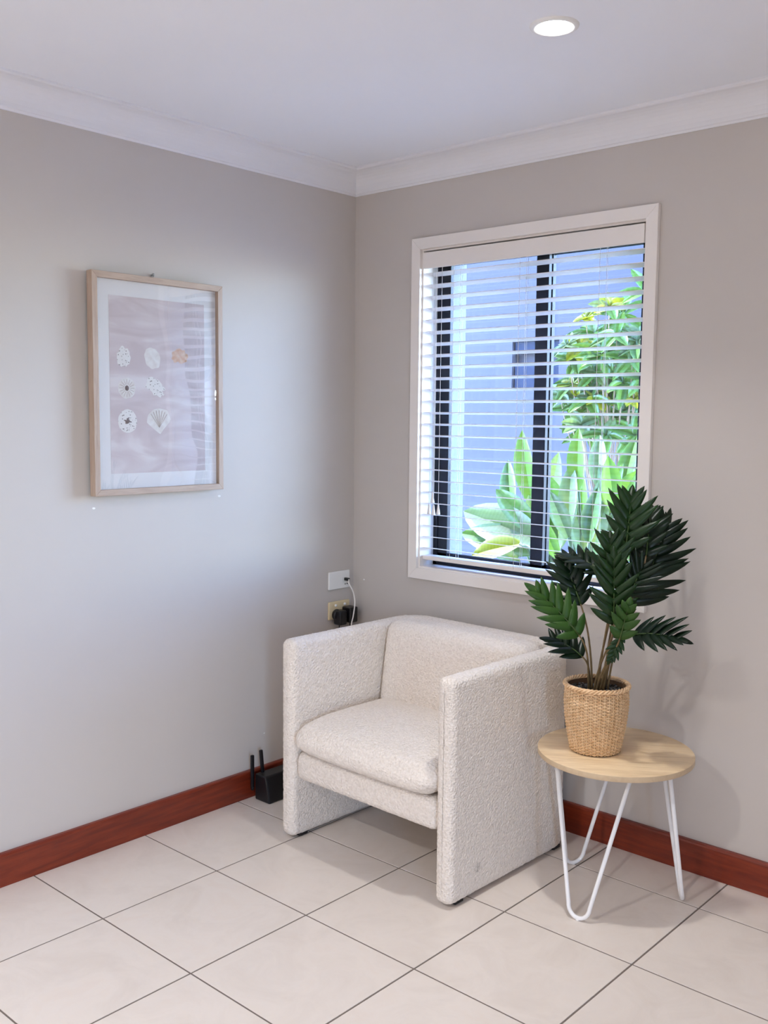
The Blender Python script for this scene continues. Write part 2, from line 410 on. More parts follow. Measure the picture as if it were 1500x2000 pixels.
def sash(xa, xb, ya, yb, sw_l, sw_r):
    s = empty('sash'); s.parent = win
    bm = bmesh.new(); za, zb = z0 + FW, z1 - FW
    for lo, hi in (((xa, ya, za), (xa + sw_l, yb, zb)), ((xb - sw_r, ya, za), (xb, yb, zb)), ((xa, ya, za), (xb, yb, za + .03)), ((xa, ya, zb - .03), (xb, yb, zb))):
        add_box(bm, lo, hi, .0015, 1)
    f = from_bm('sash_frame', bm, 'alu_black', s)
    box('glass_pane', (xa + sw_l, (ya + yb) / 2 - .002, za + .03), (xb - sw_r, (ya + yb) / 2 + .002, zb - .03), 'window_glass', s)
sash(x0 + FW, .862, .084, .104, .046, .052)
sash(.815, x1 - FW, .106, .126, .05, .046)

# ------------------------------------------------------------------ venetian blind
bl = empty('venetian_blind', (.818, .03, .88)); tag(bl, 'white venetian blind with open slats hanging inside the window', 'blind')
BX0, BX1 = HX0 + .010, HX1 - .010; BW = BX1 - BX0
def rel(o, P):        # parent keeping world location
    o.parent = bl
inv = Matrix.Translation(-bl.location)
def to_bl(o):
    o.parent = bl; o.matrix_parent_inverse = inv
bm = bmesh.new(); nx, ny = 1, 6
prof = []
for k in range(ny + 1):
    u = -1 + 2 * k / ny; prof.append((u * .025, .0011 * (1 - u * u)))
top = [[bm.verts.new((sx * BW / 2, y, z + .0009)) for y, z in prof] for sx in (-1, 1)]
bot = [[bm.verts.new((sx * BW / 2, y, z - .0009)) for y, z in prof] for sx in (-1, 1)]
for k in range(ny):
    bm.faces.new((top[0][k], top[1][k], top[1][k + 1], top[0][k + 1])); bm.faces.new((bot[0][k], bot[0][k + 1], bot[1][k + 1], bot[1][k]))
for s in (0, 1):
    for k in range(ny): bm.faces.new((top[s][k], top[s][k + 1], bot[s][k + 1], bot[s][k]))
for k in (0, ny): bm.faces.new((top[0][k], top[1][k], bot[1][k], bot[0][k]))
bmesh.ops.recalc_face_normals(bm, faces=bm.faces)
slat = bpy.data.meshes.new('slat'); bm.to_mesh(slat); bm.free(); slat.materials.append(MATS['trim_white'])
NS, ZT, ZP, TILT = 25, 1.978, .04365, math.radians(-8)
for i in range(NS):
    o = bpy.data.objects.new('slat', slat); COL.objects.link(o); to_bl(o)
    o.location = ((BX0 + BX1) / 2, .032, ZT - i * ZP); o.rotation_euler = (TILT, random.uniform(-.0006, .0006), 0)
to_bl(box('valance', (BX0 - .002, -.008, 1.997), (BX1 + .002, .002, 2.057), 'trim_white', bev=.0015))
to_bl(box('headrail', (BX0, .008, 2.012), (BX1, .056, 2.055), 'trim_white', bev=.001))
to_bl(box('bottom_rail', (BX0, .008, .887), (BX1, .056, .903), 'trim_white', bev=.003))
for x in (.50, .792, 1.108):
    for y in (.006, .059):
        to_bl(tube('ladder_cord', [(x, y, 2.02), (x, y, 1.5), (x, y, .895)], .0007, 'cord_white', n=5))
    to_bl(tube('lift_cord', [(x + .012, .03, 2.02), (x + .012, .03, .895)], .0008, 'cord_white', n=5))
    to_bl(lathe('rail_plug', [(0, -.003), (.006, -.002), (.006, .001)], 'trim_white', n=12, loc=(x + .006, .03, .887)))
for px, py, dx in ((845, 963, 0), (838, 985, .0), (847, 987, 0), (856, 986, 0)):
    P = at_y(px, py, -.004)
    c = tube('pull_cord', [(P.x + .003, -.004, 2.0), (P.x + .002, -.005, 1.6), (P.x, -.004, P.z)], .0009, 'cord_white', n=5); to_bl(c)
    ts = lathe('tassel', [(0, .002), (.003, 0), (.0042, -.012), (.0075, -.034), (.0075, -.037), (0, -.038)], 'cord_white', c, n=14, loc=(P.x, -.004, P.z))

# ------------------------------------------------------------------ armchair
ch = empty('armchair', (.742, -.404, 0), math.radians(-1.3)); tag(ch, 'cream boucle armchair with loose cushions in the corner of the room', 'armchair')
CW, CD, CT, CZ0, CZ1 = .752, .668, .064, .010, .692
def nub(p, n, amp=.0017):
    a = noise.noise(p * 120) * .6 + noise.noise(p * 240 + Vector((3, 7, 1))) * .4
    return p + n * (a * amp * 1.6)
def roughen(o, amp=.0017):
    me = o.data; me.update(); ns = [v.normal.copy() for v in me.vertices]
    for v, n in zip(me.vertices, ns): v.co = nub(v.co, n, amp)
def rrect(hw, hh, r, npt):
    # evenly sampled rounded rectangle with a fixed number of points per piece
    r = min(r, hw - 1e-5, hh - 1e-5); nl, nc, nsx = npt; P = []
    def seg(a, b, n): 
        for i in range(n): P.append((a[0] + (b[0] - a[0]) * i / n, a[1] + (b[1] - a[1]) * i / n))
    def arc(cx, cy, a0, n):
        for i in range(n): t = a0 + PI / 2 * i / n; P.append((cx + r * math.cos(t), cy + r * math.sin(t)))
    seg((hw, -hh + r), (hw, hh - r), nl); arc(hw - r, hh - r, 0, nc)
    seg((hw - r, hh), (-hw + r, hh), nsx); arc(-hw + r, hh - r, PI / 2, nc)
    seg((-hw, hh - r), (-hw, -hh + r), nl); arc(-hw + r, -hh + r, PI, nc)
    seg((-hw + r, -hh), (hw - r, -hh), nsx); arc(hw - r, -hh + r, 1.5 * PI, nc)
    return P
def shell_path():
    # centre line of the U: front of left arm -> back -> front of right arm ; (point, tangent)
    hx, y0, y1, rc = CW / 2 - CT / 2, -CD / 2, CD / 2 - CT / 2, .085
    P = []; st = .0065
    def seg(a, b):
        L = (Vector(b) - Vector(a)).length; n = int(L / st)
        for i in range(n): P.append((Vector(a).lerp(Vector(b), i / n), (Vector(b) - Vector(a)).normalized()))
    def arc(c, a0, a1):
        n = int(abs(a1 - a0) * rc / st)
        for i in range(n):
            t = a0 + (a1 - a0) * i / n; P.append((Vector((c[0] + rc * math.cos(t), c[1] + rc * math.sin(t))), Vector((math.sin(t), -math.cos(t)))))
    seg((-hx, y0), (-hx, y1 - rc)); i1 = len(P); arc((-hx + rc, y1 - rc), PI, PI / 2)
    seg((-hx + rc, y1), (hx - rc, y1)); arc((hx - rc, y1 - rc), PI / 2, 0); i2 = len(P)
    seg((hx, y1 - rc), (hx, y0)); P.append((Vector((hx, y0)), Vector((0, -1))))
    return P, i1, i2
path, i1, i2 = shell_path()
RE = .024; NPT = (96, 6, 6)
def ring(bm, pt, tan, inset):
    nrm = Vector((tan.y, -tan.x)); zc = (CZ0 + CZ1) / 2
    out = []
    for (u, v) in rrect(CT / 2 - inset, (CZ1 - CZ0) / 2 - inset, max(RE - inset, .002), NPT):
        out.append(bm.verts.new((pt.x + nrm.x * u, pt.y + nrm.y * u, zc + v)))
    return out
def sweep(name, a, b, cap_a, cap_b):
    bm = bmesh.new(); R = []
    sec = path[a:b + 1]
    def end(pt, tan, sgn):
        L = []
        for k in range(7):                       # rounding of the front edge
            th = PI / 2 * k / 6; e = RE * (1 - math.sin(th)); ins = RE * (1 - math.cos(th))
            L.append((pt + tan * sgn * (e - 0), tan, ins))
        for ins in (RE + .0025, RE + .005, RE + .0072): L.append((pt + tan * sgn * -.0003, tan, ins))
        return L                                   # from flank to middle of the front face
    S = []
    if cap_a: S += end(sec[0][0], sec[0][1], 1)[::-1]
    for p, t in sec:
        if cap_a and (p - sec[0][0]).length < RE + .001: continue
        if cap_b and (p - sec[-1][0]).length < RE + .001: continue
        S.append((p, t, 0))
    if cap_b: S += end(sec[-1][0], sec[-1][1], -1)
    for p, t, ins in S: R.append(ring(bm, p, t, ins))
    n = len(R[0])
    for i in range(len(R) - 1):
        for k in range(n): bm.faces.new((R[i][k], R[i][(k + 1) % n], R[i + 1][(k + 1) % n], R[i + 1][k]))
    if cap_a: bm.faces.new(R[0])
    if cap_b: bm.faces.new(R[-1])
    o = from_bm(name, bm, 'boucle', ch, True); roughen(o); return o
sweep('arm', 0, i1, True, False)
sweep('back', i1, i2, False, False)
sweep('arm', i2, len(path) - 1, False, True)
def soft_box(name, size, r, step, fn, amp=.0017, parent=ch):
    # rounded box of even quads, then shaped by fn(local unit coords, point)
    hx, hy, hz = [s / 2 for s in size]
    bm = bmesh.new(); vmap = {}
    n = [max(4, int(s / step)) for s in size]
    def vert(i, j, k):
        key = (i, j, k)
        if key in vmap: return vmap[key]
        u = [2 * a / b - 1 for a, b in zip(key, n)]
        p = Vector((u[0] * hx, u[1] * hy, u[2] * hz))
        c = Vector((max(-hx + r, min(hx - r, p.x)), max(-hy + r, min(hy - r, p.y)), max(-hz + r, min(hz - r, p.z))))
        d = p - c
        if d.length > 1e-9: p = c + d.normalized() * min(r, max(abs(d.x), abs(d.y), abs(d.z)))
        p = fn(Vector(u), p)
        vmap[key] = bm.verts.new(p); return vmap[key]
    for ax in range(3):
        b, c = [q for q in range(3) if q != ax]
        for s in (0, n[ax]):
            for i in range(n[b]):
                for j in range(n[c]):
                    q = []
                    for di, dj in ((0, 0), (1, 0), (1, 1), (0, 1)):
                        k = [0, 0, 0]; k[ax] = s; k[b] = i + di; k[c] = j + dj; q.append(vert(*k))
                    bm.faces.new(q)
    o = from_bm(name, bm, 'boucle', parent, True); roughen(o, amp); return o
IW = CW - 2 * CT
o = soft_box('seat_base', (IW - .002, .56, .098), .030, .0065, lambda u, p: p + Vector((0, 0, 0)))
o.location = (0, -.048, .265)
def seat_fn(u, p):
    p = p.copy(); w = (1 - u.x ** 2) * (1 - u.y ** 2)
    if u.z > 0: p.z += .022 * w ** .6
    p.y -= .014 * (1 - u.x ** 4) * max(0, -u.y)
    e = max(0, -u.y - .3) / .7
    p.z -= .020 * e * e * (.5 + .5 * u.z)                              # nose rolls over the front
    p.z += .012 * abs(u.x) ** 5 * e * (.5 - .5 * u.z)
    return p
o = soft_box('seat_cushion', (IW - .005, .52, .104), .050, .0065, seat_fn)
o.location = (0, -.090, .3685)
def back_fn(u, p):
    p = p.copy(); w = (1 - u.x ** 2) * (1 - u.z ** 2)
    if u.y < 0: p.y -= .020 * w ** .6
    p.y += .022 * u.z                                              # leans back
    p.z += .010 * (1 - u.x ** 2) * max(0, u.z)
    return p
o = soft_box('back_cushion', (IW - .008, .122, .306), .036, .0065, back_fn)
o.location = (0, .148, .546)
for sx in (-1, 1):
    for sy in (-.27, .25):
        bm = bmesh.new(); add_box(bm, (sx * (CW / 2 - CT / 2) - .018, sy - .02, 0), (sx * (CW / 2 - CT / 2) + .018, sy + .02, .013), .003, 1)
        from_bm('foot', bm, 'plastic_black', ch)

# ------------------------------------------------------------------ side table
TX, TY, TZ, TR = 1.396, -.318, .452, .230
tb = empty('side_table', (TX, TY, 0)); tag(tb, 'small round oak-look side table on white hairpin legs beside the armchair', 'side table')
th = .018
o = lathe('tabletop', [(0, TZ), (TR - .0015, TZ), (TR, TZ - .0015)], 'table_oak', tb, 72); 
lathe('edge_band', [(TR, TZ - .0015), (TR, TZ - th + .0015), (TR - .0015, TZ - th), (0, TZ - th)], 'table_edge', tb, 72)
o.rotation_euler = (0, 0, math.radians(35))
RR = .0062
for ang in (-87, 33, 153):
    a = math.radians(ang); rad = Vector((math.cos(a), math.sin(a), 0)); tan = Vector((-math.sin(a), math.cos(a), 0))
    zt = TZ - th - .003
    # the V of bent rod: two straights and a round bend at the floor
    def pt(s, r, z): return rad * r + tan * s + Vector((0, 0, z))
    foot_r, top_r, half, bend = .210, .145, .118, .034
    L = []
    for k in range(13):
        t = PI * k / 12; L.append((-bend * math.cos(t), RR + bend * (1 - math.sin(t)) * 1.05))
    pts2 = [(-half, zt)] + L + [(half, zt)]
    P = [pt(s, foot_r + (top_r - foot_r) * (z / zt), z) for s, z in pts2]
    leg = tube('leg', P, RR, 'metal_white', tb, 12)
    bm = bmesh.new(); add_box(bm, (-.045, -.135, 0), (.01, .135, .003), .001, 1)
    pl = from_bm('mounting_plate', bm, 'metal_white', leg); pl.location = rad * top_r + Vector((0, 0, zt)); pl.rotation_euler = (0, 0, a)
    lathe('foot_cap', [(0, 0), (.006, 0), (.0065, .003), (.005, .006)], 'plastic_white', leg, 12, rad * foot_r)

# ------------------------------------------------------------------ potted palm in a woven basket
PX, PY, PZ = 1.352, -.362, TZ
pp = empty('potted_palm', (PX, PY, PZ)); tag(pp, 'artificial palm with dark split leaves in a woven rattan basket on the side table', 'potted plant')
BH = .206
def brad(t): return   .073 + .021 * math.sin(min(t * 1.15, 1) * PI / 2) - .003 * max(0, t - .8) / .2
# woven rows going over and under the stakes
bm = bmesh.new(); NST = 44; ROWS = 40; SEG = NST * 4
for rI in range(ROWS):
    t = (rI + .5) / ROWS; z = .004 + t * (BH - .016); R0 = brad(t); rr = (BH - .016) / ROWS * .52
    rings = []
    for k in range(SEG):
        ph = 2 * PI * k / SEG; off = .0021 * math.sin(ph * NST / 2 + (PI if rI % 2 else 0))
        wob = .0007 * noise.noise(Vector((math.cos(ph) * 3, math.sin(ph) * 3, rI * .7)))
        r = R0 + off; cx, sx = math.cos(ph), math.sin(ph)
        rings.append([bm.verts.new(((r + du) * cx, (r + du) * sx, z + dz + wob)) for du, dz in ((.0016, 0), (0, rr), (-.0016, 0), (0, -rr))])
    for k in range(SEG):
        q = (k + 1) % SEG
        for e in range(4): bm.faces.new((rings[k][e], rings[q][e], rings[q][(e + 1) % 4], rings[k][(e + 1) % 4]))
bk = from_bm('basket', bm, 'rattan', pp, True); bk['label'] = 'woven natural rattan basket'
bm = bmesh.new()
for s in range(NST):
    ph = 2 * PI * (s + .5) / NST
    tube_into(bm, [((brad(t)) * math.cos(ph), (brad(t)) * math.sin(ph), .003 + t * (BH - .012)) for t in [i / 8 for i in range(9)]], .0021, 5)
o = from_bm('stakes', bm, 'rattan_light', bk); o['kind'] = 'stuff'
bm = bmesh.new()                                            # twisted rim
for q in range(3):
    pts = []
    for k in range(181):
        ph = 2 * PI * k / 180; tw = ph * 16 + q * 2 * PI / 3
        r = brad(1) + .002 + .0042 * math.cos(tw); pts.append((r * math.cos(ph), r * math.sin(ph), BH - .006 + .0042 * math.sin(tw)))
    tube_into(bm, pts, .0034, 6, False)
from_bm('rim', bm, 'rattan', bk)
lathe('liner', [(0, .002), (.070, .002), (brad(.5) - .004, BH * .5), (brad(1) - .005, BH - .01)], 'basket_inside', bk, 40)
lathe('soil', [(0, BH - .028), (brad(.85) - .004, BH - .028)], 'soil', pp, 32)
bm = bmesh.new()
for i in range(330):
    r = (brad(.85) - .009) * math.sqrt(random.random()); ph = random.uniform(0, 2 * PI)
    mtx = Matrix.Translation((r * math.cos(ph), r * math.sin(ph), BH - .026 + random.uniform(0, .004))) @ Matrix.Rotation(random.uniform(0, 6), 4, 'Z') @ Matrix.Diagonal((random.uniform(.003, .0055), random.uniform(.003, .005), random.uniform(.002, .0036), 1))
    bmesh.ops.create_icosphere(bm, subdivisions=1, radius=1, matrix=mtx)
o = from_bm('gravel', bm, 'gravel', pp, False); o['kind'] = 'stuff'
def palm_leaf(base, tip, nrm, width, nl0, mat, droop=.0, root=(0, 0), stem_bend=.0, cup=.25, nostem=False):
    nl = max(4, round(nl0 * .8))
    base, tip, nrm = Vector(base), Vector(tip), Vector(nrm).normalized()
    ax = tip - base; L = ax.length; ax.normalize(); nrm = (nrm - ax * nrm.dot(ax)).normalized(); side = ax.cross(nrm)
    def mid(t): return base + ax * (L * .80 * t) + nrm * (droop * L * (.5 * t - t * t))
    bm = bmesh.new()
    def lobe(p0, direc, up, ln, w):
        sd = direc.cross(up).normalized(); n = 7; A, B, M = [], [], []
        for i in range(n + 1):
            t = i / n
            ww = w * (.80 + .20 * math.sin(min(1, t / .4) * PI / 2)) * max(0, 1 - t ** 2.4) ** .8
            bend = -up * (ln * .16 * t * t) + ax * (ln * .10 * t * t)
            c = p0 + direc * (ln * t) + bend
            M.append(bm.verts.new(c - up * ww * cup * .6))
            if i == n: A.append(M[-1]); B.append(M[-1])
            else: A.append(bm.verts.new(c + sd * ww)); B.append(bm.verts.new(c - sd * ww))
        for i in range(n):
            for S in (A, B):
                q = [M[i], M[i + 1], S[i + 1], S[i]]; q = [v for j, v in enumerate(q) if v not in q[:j]]
                try: f = bm.faces.new(q); f.smooth = True
                except ValueError: pass
    for k in range(nl):
        t = (k + .3) / nl; prof = math.sin(PI * (.20 + .74 * t)) ** .7
        ln = width * prof * 1.06
        for s in (-1, 1):
            ang = math.radians(64 - 40 * t + random.uniform(-6, 6)); ln = width * prof * random.uniform(.95, 1.18)
            dirv = (ax * math.cos(ang) + side * (s * math.sin(ang)) + nrm * .22).normalized()
            up = (nrm - dirv * nrm.dot(dirv)).normalized()
            up = (up + side * s * random.uniform(-.15, .15)).normalized()
            lobe(mid(t) - dirv * .004, dirv, up, ln, .58 * L * .80 / nl * (1.05 - .2 * t))
    d = (mid(1) - mid(.9)).normalized()
    lobe(mid(.97), d, (nrm - d * nrm.dot(d)).normalized(), L * .24, .5 * L * .8 / nl)
    o = from_bm('leaf', bm, mat, pp); md = o.modifiers.new('thickness', 'SOLIDIFY'); md.thickness = .0009; md.offset = 0
    tube('midrib', [mid(i / 10) + nrm * .0006 for i in range(11)], [.0024 - .0016 * i / 10 for i in range(11)], 'palm_rib', o, 6)
    if not nostem:
        r0 = Vector((root[0], root[1], BH - .03)); d0 = (base - r0)
        tube('stem', bezier(r0, r0 + Vector((d0.x * .12, d0.y * .12, d0.z * .45)), base - ax * d0.length * .25, base, 14), [.0034 - .001 * i / 14 for i in range(15)], 'palm_stem', o, 7)
    return o
org = Vector((PX, PY, PZ))
def L3(x, y, Y): return at_y(x, y, Y) - org
TOC = Vector((.49, -.87, .1))     # roughly towards the middle of the room
palm_leaf(L3(1222, 1075, -.31), L3(1236, 946, -.27), TOC + Vector((0, 0, .25)), .105, 7, 'palm_mid', .15, (.012, .02))
palm_leaf(L3(1236, 1180, -.27), L3(1330, 990, -.13), Vector((.55, -.35, .3)), .125, 12, 'palm_dark', .25, (.02, .03))
palm_leaf(L3(1262, 1085, -.27), L3(1275, 975, -.18), TOC, .08, 7, 'palm_dark', .2, (.01, .03))
palm_leaf(L3(1196, 1130, -.37), L3(1192, 1036, -.36), TOC + Vector((0, 0, .35)), .085, 6, 'palm_mid', .2, (0, .01))
palm_leaf(L3(1199, 1218, -.44), L3(1200, 1072, -.46), TOC + Vector((0, 0, .3)), .090, 9, 'palm_mid', .3, (.0, -.015))
palm_leaf(L3(1130, 1240, -.45), L3(1034, 1128, -.52), TOC + Vector((.2, 0, .5)), .080, 9, 'palm_light', .4, (-.02, -.012))
palm_leaf(L3(1134, 1180, -.40), L3(1097, 1078, -.38), TOC + Vector((.2, 0, .3)), .085, 8, 'palm_dark', .25, (-.015, .0))
palm_leaf(L3(1178, 1120, -.36), L3(1088, 1060, -.37), Vector((.15, -.35, .9)), .070, 8, 'palm_dark', .5, (-.01, .02))
palm_leaf(L3(1238, 1240, -.38), L3(1346, 1236, -.36), Vector((.3, -.6, .75)), .085, 8, 'palm_dark', .35, (.02, 0))
palm_leaf(L3(1211, 1246, -.45), L3(1231, 1172, -.47), TOC, .055, 4, 'palm_light', .1, (.01, -.02))
palm_leaf(L3(1136, 1282, -.42), L3(1064, 1228, -.44), Vector((.2, -.5, .8)), .075, 6, 'palm_dark', .5, (-.025, .004))
palm_leaf(L3(1214, 1240, -.43), L3(1186, 1303, -.46), TOC, .032, 7, 'palm_mid', .4, (.015, -.01))
palm_leaf(L3(1228, 1165, -.33), L3(1262, 1092, -.30), TOC, .09, 7, 'palm_dark', .3, (.01, .01))

# ------------------------------------------------------------------ framed print on the left wall
Y0, Y1, Z0, Z1 = -1.226, -.7125, 1.178, 1.885
pc = empty('framed_print', (0, (Y0 + Y1) / 2, Z0)); tag(pc, 'pale wood framed print of white shells hanging on the left wall', 'picture')
hwid, hh = (Y1 - Y0) / 2, Z1 - Z0
FWD = .020
def board(q, x0, x1, mat):
    bm = bmesh.new()
    A = [bm.verts.new((x0, y, z)) for y, z in q]; B = [bm.verts.new((x1, y, z)) for y, z in q]
    bm.faces.new(A); bm.faces.new(B[::-1])
    for k in range(4): bm.faces.new((A[k], A[(k + 1) % 4], B[(k + 1) % 4], B[k]))
    bmesh.ops.bevel(bm, geom=list(bm.edges), offset=.001, segments=1, affect='EDGES')
    return from_bm('frame_rail', bm, mat, pc)
O = [(-hwid, 0), (hwid, 0), (hwid, hh), (-hwid, hh)]; I = [(-hwid + FWD, FWD), (hwid - FWD, FWD), (hwid - FWD, hh - FWD), (-hwid + FWD, hh - FWD)]
for i in range(4):
    j = (i + 1) % 4; board([O[i], O[j], I[j], I[i]], .012, .042, 'pale_oak_y' if i % 2 == 0 else 'pale_oak')
box('backing', (.012, -hwid + .004, .004), (.024, hwid - .004, hh - .004), 'mat_board', pc)
box('mat_board', (.024, -hwid + FWD - .004, FWD - .004), (.0255, hwid - FWD + .004, hh - FWD + .004), 'mat_board', pc)
MB = .049
pr = box('print', (.0255, -hwid + FWD + MB, FWD + MB), (.0262, hwid - FWD - MB, hh - FWD - MB), 'print_paper', pc)
box('glazing', (.0325, -hwid + FWD - .003, FWD - .003), (.0342, hwid - FWD + .003, hh - FWD + .003), 'acrylic', pc)
def blob(name, y, z, ry, rz, mat, lump=.1, seed=0, rot=0, x=.0262, fan=False):
    bm = bmesh.new(); n = 40; c = bm.verts.new((.0012, 0, 0)); R = []
    for k in range(n):
        t = 2 * PI * k / n; s = 1 + lump * noise.noise(Vector((math.cos(t) * 2.2 + seed, math.sin(t) * 2.2, seed * 3)))* 2
        a, b = ry * s * math.cos(t), rz * s * math.sin(t)
        if fan and b < 0: a *= max(.25, 1 + b / rz * .75)
        R.append(bm.verts.new((0, a * math.cos(rot) - b * math.sin(rot), a * math.sin(rot) + b * math.cos(rot))))
    for k in range(n): bm.faces.new((c, R[k], R[(k + 1) % n]))
    o = from_bm(name, bm, mat, pr); o.location = (x, y, z); return o
def spot(px, py):
    P = at_x(px, py, .026); return P.y - (Y0 + Y1) / 2, P.z - Z0
def zz(cx, cy): return 150 + cx / 4.08, 510 + cy / 4.08
y, z = spot(*zz(372, 765)); blob('printed_coral', y, z, .026, .032, 'coral_print', .18, 1)
y, z = spot(*zz(603, 775)); blob('printed_shell', y, z, .030, .036, 'shell_print', .06, 2, .5)
y, z = spot(*zz(818, 760)); blob('printed_coral', y, z, .034, .024, 'coral_orange', .22, 3)
y, z = spot(*zz(398, 1012)); blob('printed_urchin', y, z, .033, .034, 'shell_print', .03, 4)
for k in range(16):
    t = 2 * PI * k / 16; bm = bmesh.new()
    for rr2, w in ((.012, .0006), ): 
        p = [(.0015, rr2 * math.cos(t) - w * math.sin(t), rr2 * math.sin(t) + w * math.cos(t)), (.0015, rr2 * math.cos(t) + w * math.sin(t), rr2 * math.sin(t) - w * math.cos(t)), (.0004, .029 * math.cos(t) + w * math.sin(t), .029 * math.sin(t) - w * math.cos(t)), (.0004, .029 * math.cos(t) - w * math.sin(t), .029 * math.sin(t) + w * math.cos(t))]
    bm.faces.new([bm.verts.new(q) for q in p]); o = from_bm('printed_rib', bm, 'shell_line', pr); o.location = (.0264, y, z)
o = blob('printed_urchin_hole', y, z, .0075, .0085, 'shell_dark', .05, 5, 0, .0274)
y, z = spot(*zz(625, 1003)); blob('printed_coral', y, z, .040, .024, 'coral_print', .2, 6, -.6)
y, z = spot(*zz(405, 1275)); blob('printed_urchin', y, z, .036, .038, 'coral_print', .03, 7); blob('printed_urchin_star', y, z, .010, .009, 'shell_dark', .5, 8, 0, .0274)
y, z = spot(*zz(655, 1275)); blob('printed_scallop', y, z, .048, .042, 'shell_print', .05, 9, .1, fan=True)
for k in range(7):
    t = math.radians(40 + 100 * k / 6); bm = bmesh.new(); w = .0012; ln = .036
    p = [(.0012, -w * .4, -.022), (.0012, w * .4, -.022), (.0006, ln * 1.15 * math.cos(t) + w, ln * math.sin(t)), (.0006, ln * 1.15 * math.cos(t) - w, ln * math.sin(t))]
    bm.faces.new([bm.verts.new(q) for q in p]); o = from_bm('printed_rib', bm, 'shell_line', pr); o.location = (.0268, y, z)
P = at_x(297, 537, .006)
hk = empty('wall_hook', (0, P.y, P.z)); tag(hk, 'small metal hook on the wall above the framed print', 'hook')
o = lathe('nail_head', [(0, .016), (.004, .015), (.0048, .012), (.003, .009), (.0018, .0), ], 'steel', hk, 14); o.rotation_euler = (0, PI / 2, 0)
tube('hook_wire', [(.003, 0, 0), (.003, 0, -.010), (.006, 0, -.014), (.012, 0, -.013), (.014, 0, -.006)], .0014, 'steel', hk, 7)

# ------------------------------------------------------------------ wall plates, adaptors, cable, router
def plate(name, label, z0, mat):
    e = empty(name, (0, -.0895, z0)); tag(e, label, 'wall plate')
    bm = bmesh.new(); add_box(bm, (0, -.0595, 0), (.0085, .0595, .073), .003, 2); from_bm('cover_plate', bm, mat, e); return e
e = plate('data_socket', 'white wall plate with a black network plug, above the cream power outlet', .738, 'plastic_white')
box('socket_port', (.0085, .012, .027), (.0105, .034, .047), 'plastic_white', e, .0008, 1)
for k in (0, 1): box('label_mark', (.0085, .030 + .011 * k, .0145), (.0088, .036 + .011 * k, .0185), 'plastic_black', e)
e = plate('power_outlet', 'cream double power outlet low on the left wall near the corner', .615, 'plastic_cream')
for y in (-.022, .030):
    sw = lathe('switch', [(0, .006), (.0045, .005), (.006, 0)], 'plastic_white', e, 16, (.0085, y, .057)); sw.rotation_euler = (0, PI / 2, 0)
    sw.scale = (1, 1, 1)
ad = empty('power_adaptor', (.0085, -.108, .615)); tag(ad, 'round-fronted black power adaptor plugged into the left socket of the outlet', 'adaptor')
bm = bmesh.new(); add_box(bm, (0, -.018, -.020), (.042, .024, .040), .008, 3); from_bm('adaptor_body', bm, 'plastic_black', ad)
o = lathe('plug_face', [(0, 0), (.021, 0), (.023, .004), (.023, .014), (.020, .018), (0, .018)], 'plastic_black', ad, 28, (0, -.004, .020)); o.rotation_euler = (0, PI / 2, 0)
tube('adaptor_lead', catmull([(.022, -.004, -.010), (.022, -.004, -.05), (.024, 0, -.2), (.03, -.05, -.45), (.03, -.2, -.58), (.03, -.28, -.605)], 6), .0022, 'plastic_black', ad, 7)
ad = empty('power_adaptor', (.0085, -.058, .618)); tag(ad, 'boxy black power adaptor in the right socket, behind the white cable', 'adaptor')
bm = bmesh.new(); add_box(bm, (0, -.018, -.018), (.050, .026, .046), .005, 2); from_bm('adaptor_body', bm, 'plastic_black', ad)
tube('adaptor_lead', catmull([(.03, 0, -.012), (.03, 0, -.05), (.03, .0, -.3), (.05, -.05, -.6), (.05, -.2, -.612)], 6), .0022, 'plastic_black', ad, 7)
cb = empty('network_cable', (0, 0, 0)); tag(cb, 'white network cable hanging from the wall plate down behind the armchair', 'cable')
A = at_x(662, 1133, .012); B = at_x(674, 1134, .035)
bm = bmesh.new(); add_box(bm, (.0107, -.0665, .770), (.034, -.0545, .782), .0015, 1); from_bm('plug', bm, 'plastic_black', cb)
pts = [Vector((.033, -.0605, .776)), at_x(682, 1140, .055), at_x(690, 1157, .066), at_x(693, 1178, .07), at_x(690, 1203, .078), at_x(686, 1228, .08), Vector((.09, -.09, .45)), Vector((.10, -.12, .2)), Vector((.11, -.2, .02)), Vector((.12, -.28, .004)), Vector((.11, -.37, .004))]
tube('cable_sheath', catmull(pts, 8), .0026, 'cord_white', cb, 8)
rt = empty('wifi_router', (.072, -.498, 0)); tag(rt, 'black router with two upright antennas on the floor behind the armchair', 'router')
bm = bmesh.new()
add_box(bm, (-.030, -.075, .0), (.030, .085, .100), .006, 2)
for v in bm.verts:
    v.co.x += (.112 - v.co.z) * .20 * (1 if v.co.x > 0 else -.0); v.co.y -= (v.co.z < .05) * 0
from_bm('router_body', bm, 'plastic_black', rt)
for y, lean, xx, zb in ((-.086, 0, -.030, .045), (-.040, -.024, -.020, .060)):
    bm = bmesh.new(); add_box(bm, (-.006, -.0065, 0), (.005, .0065, .128), .003, 2)
    a_ = from_bm('antenna', bm, 'plastic_black', rt); a_.location = (xx, y, zb); a_.rotation_euler = (.10 if lean < 0 else 0, 0, 0)
    h_ = lathe('antenna_hinge', [(0, -.006), (.006, -.006), (.006, .006), (0, .006)], 'plastic_black', a_, 12)

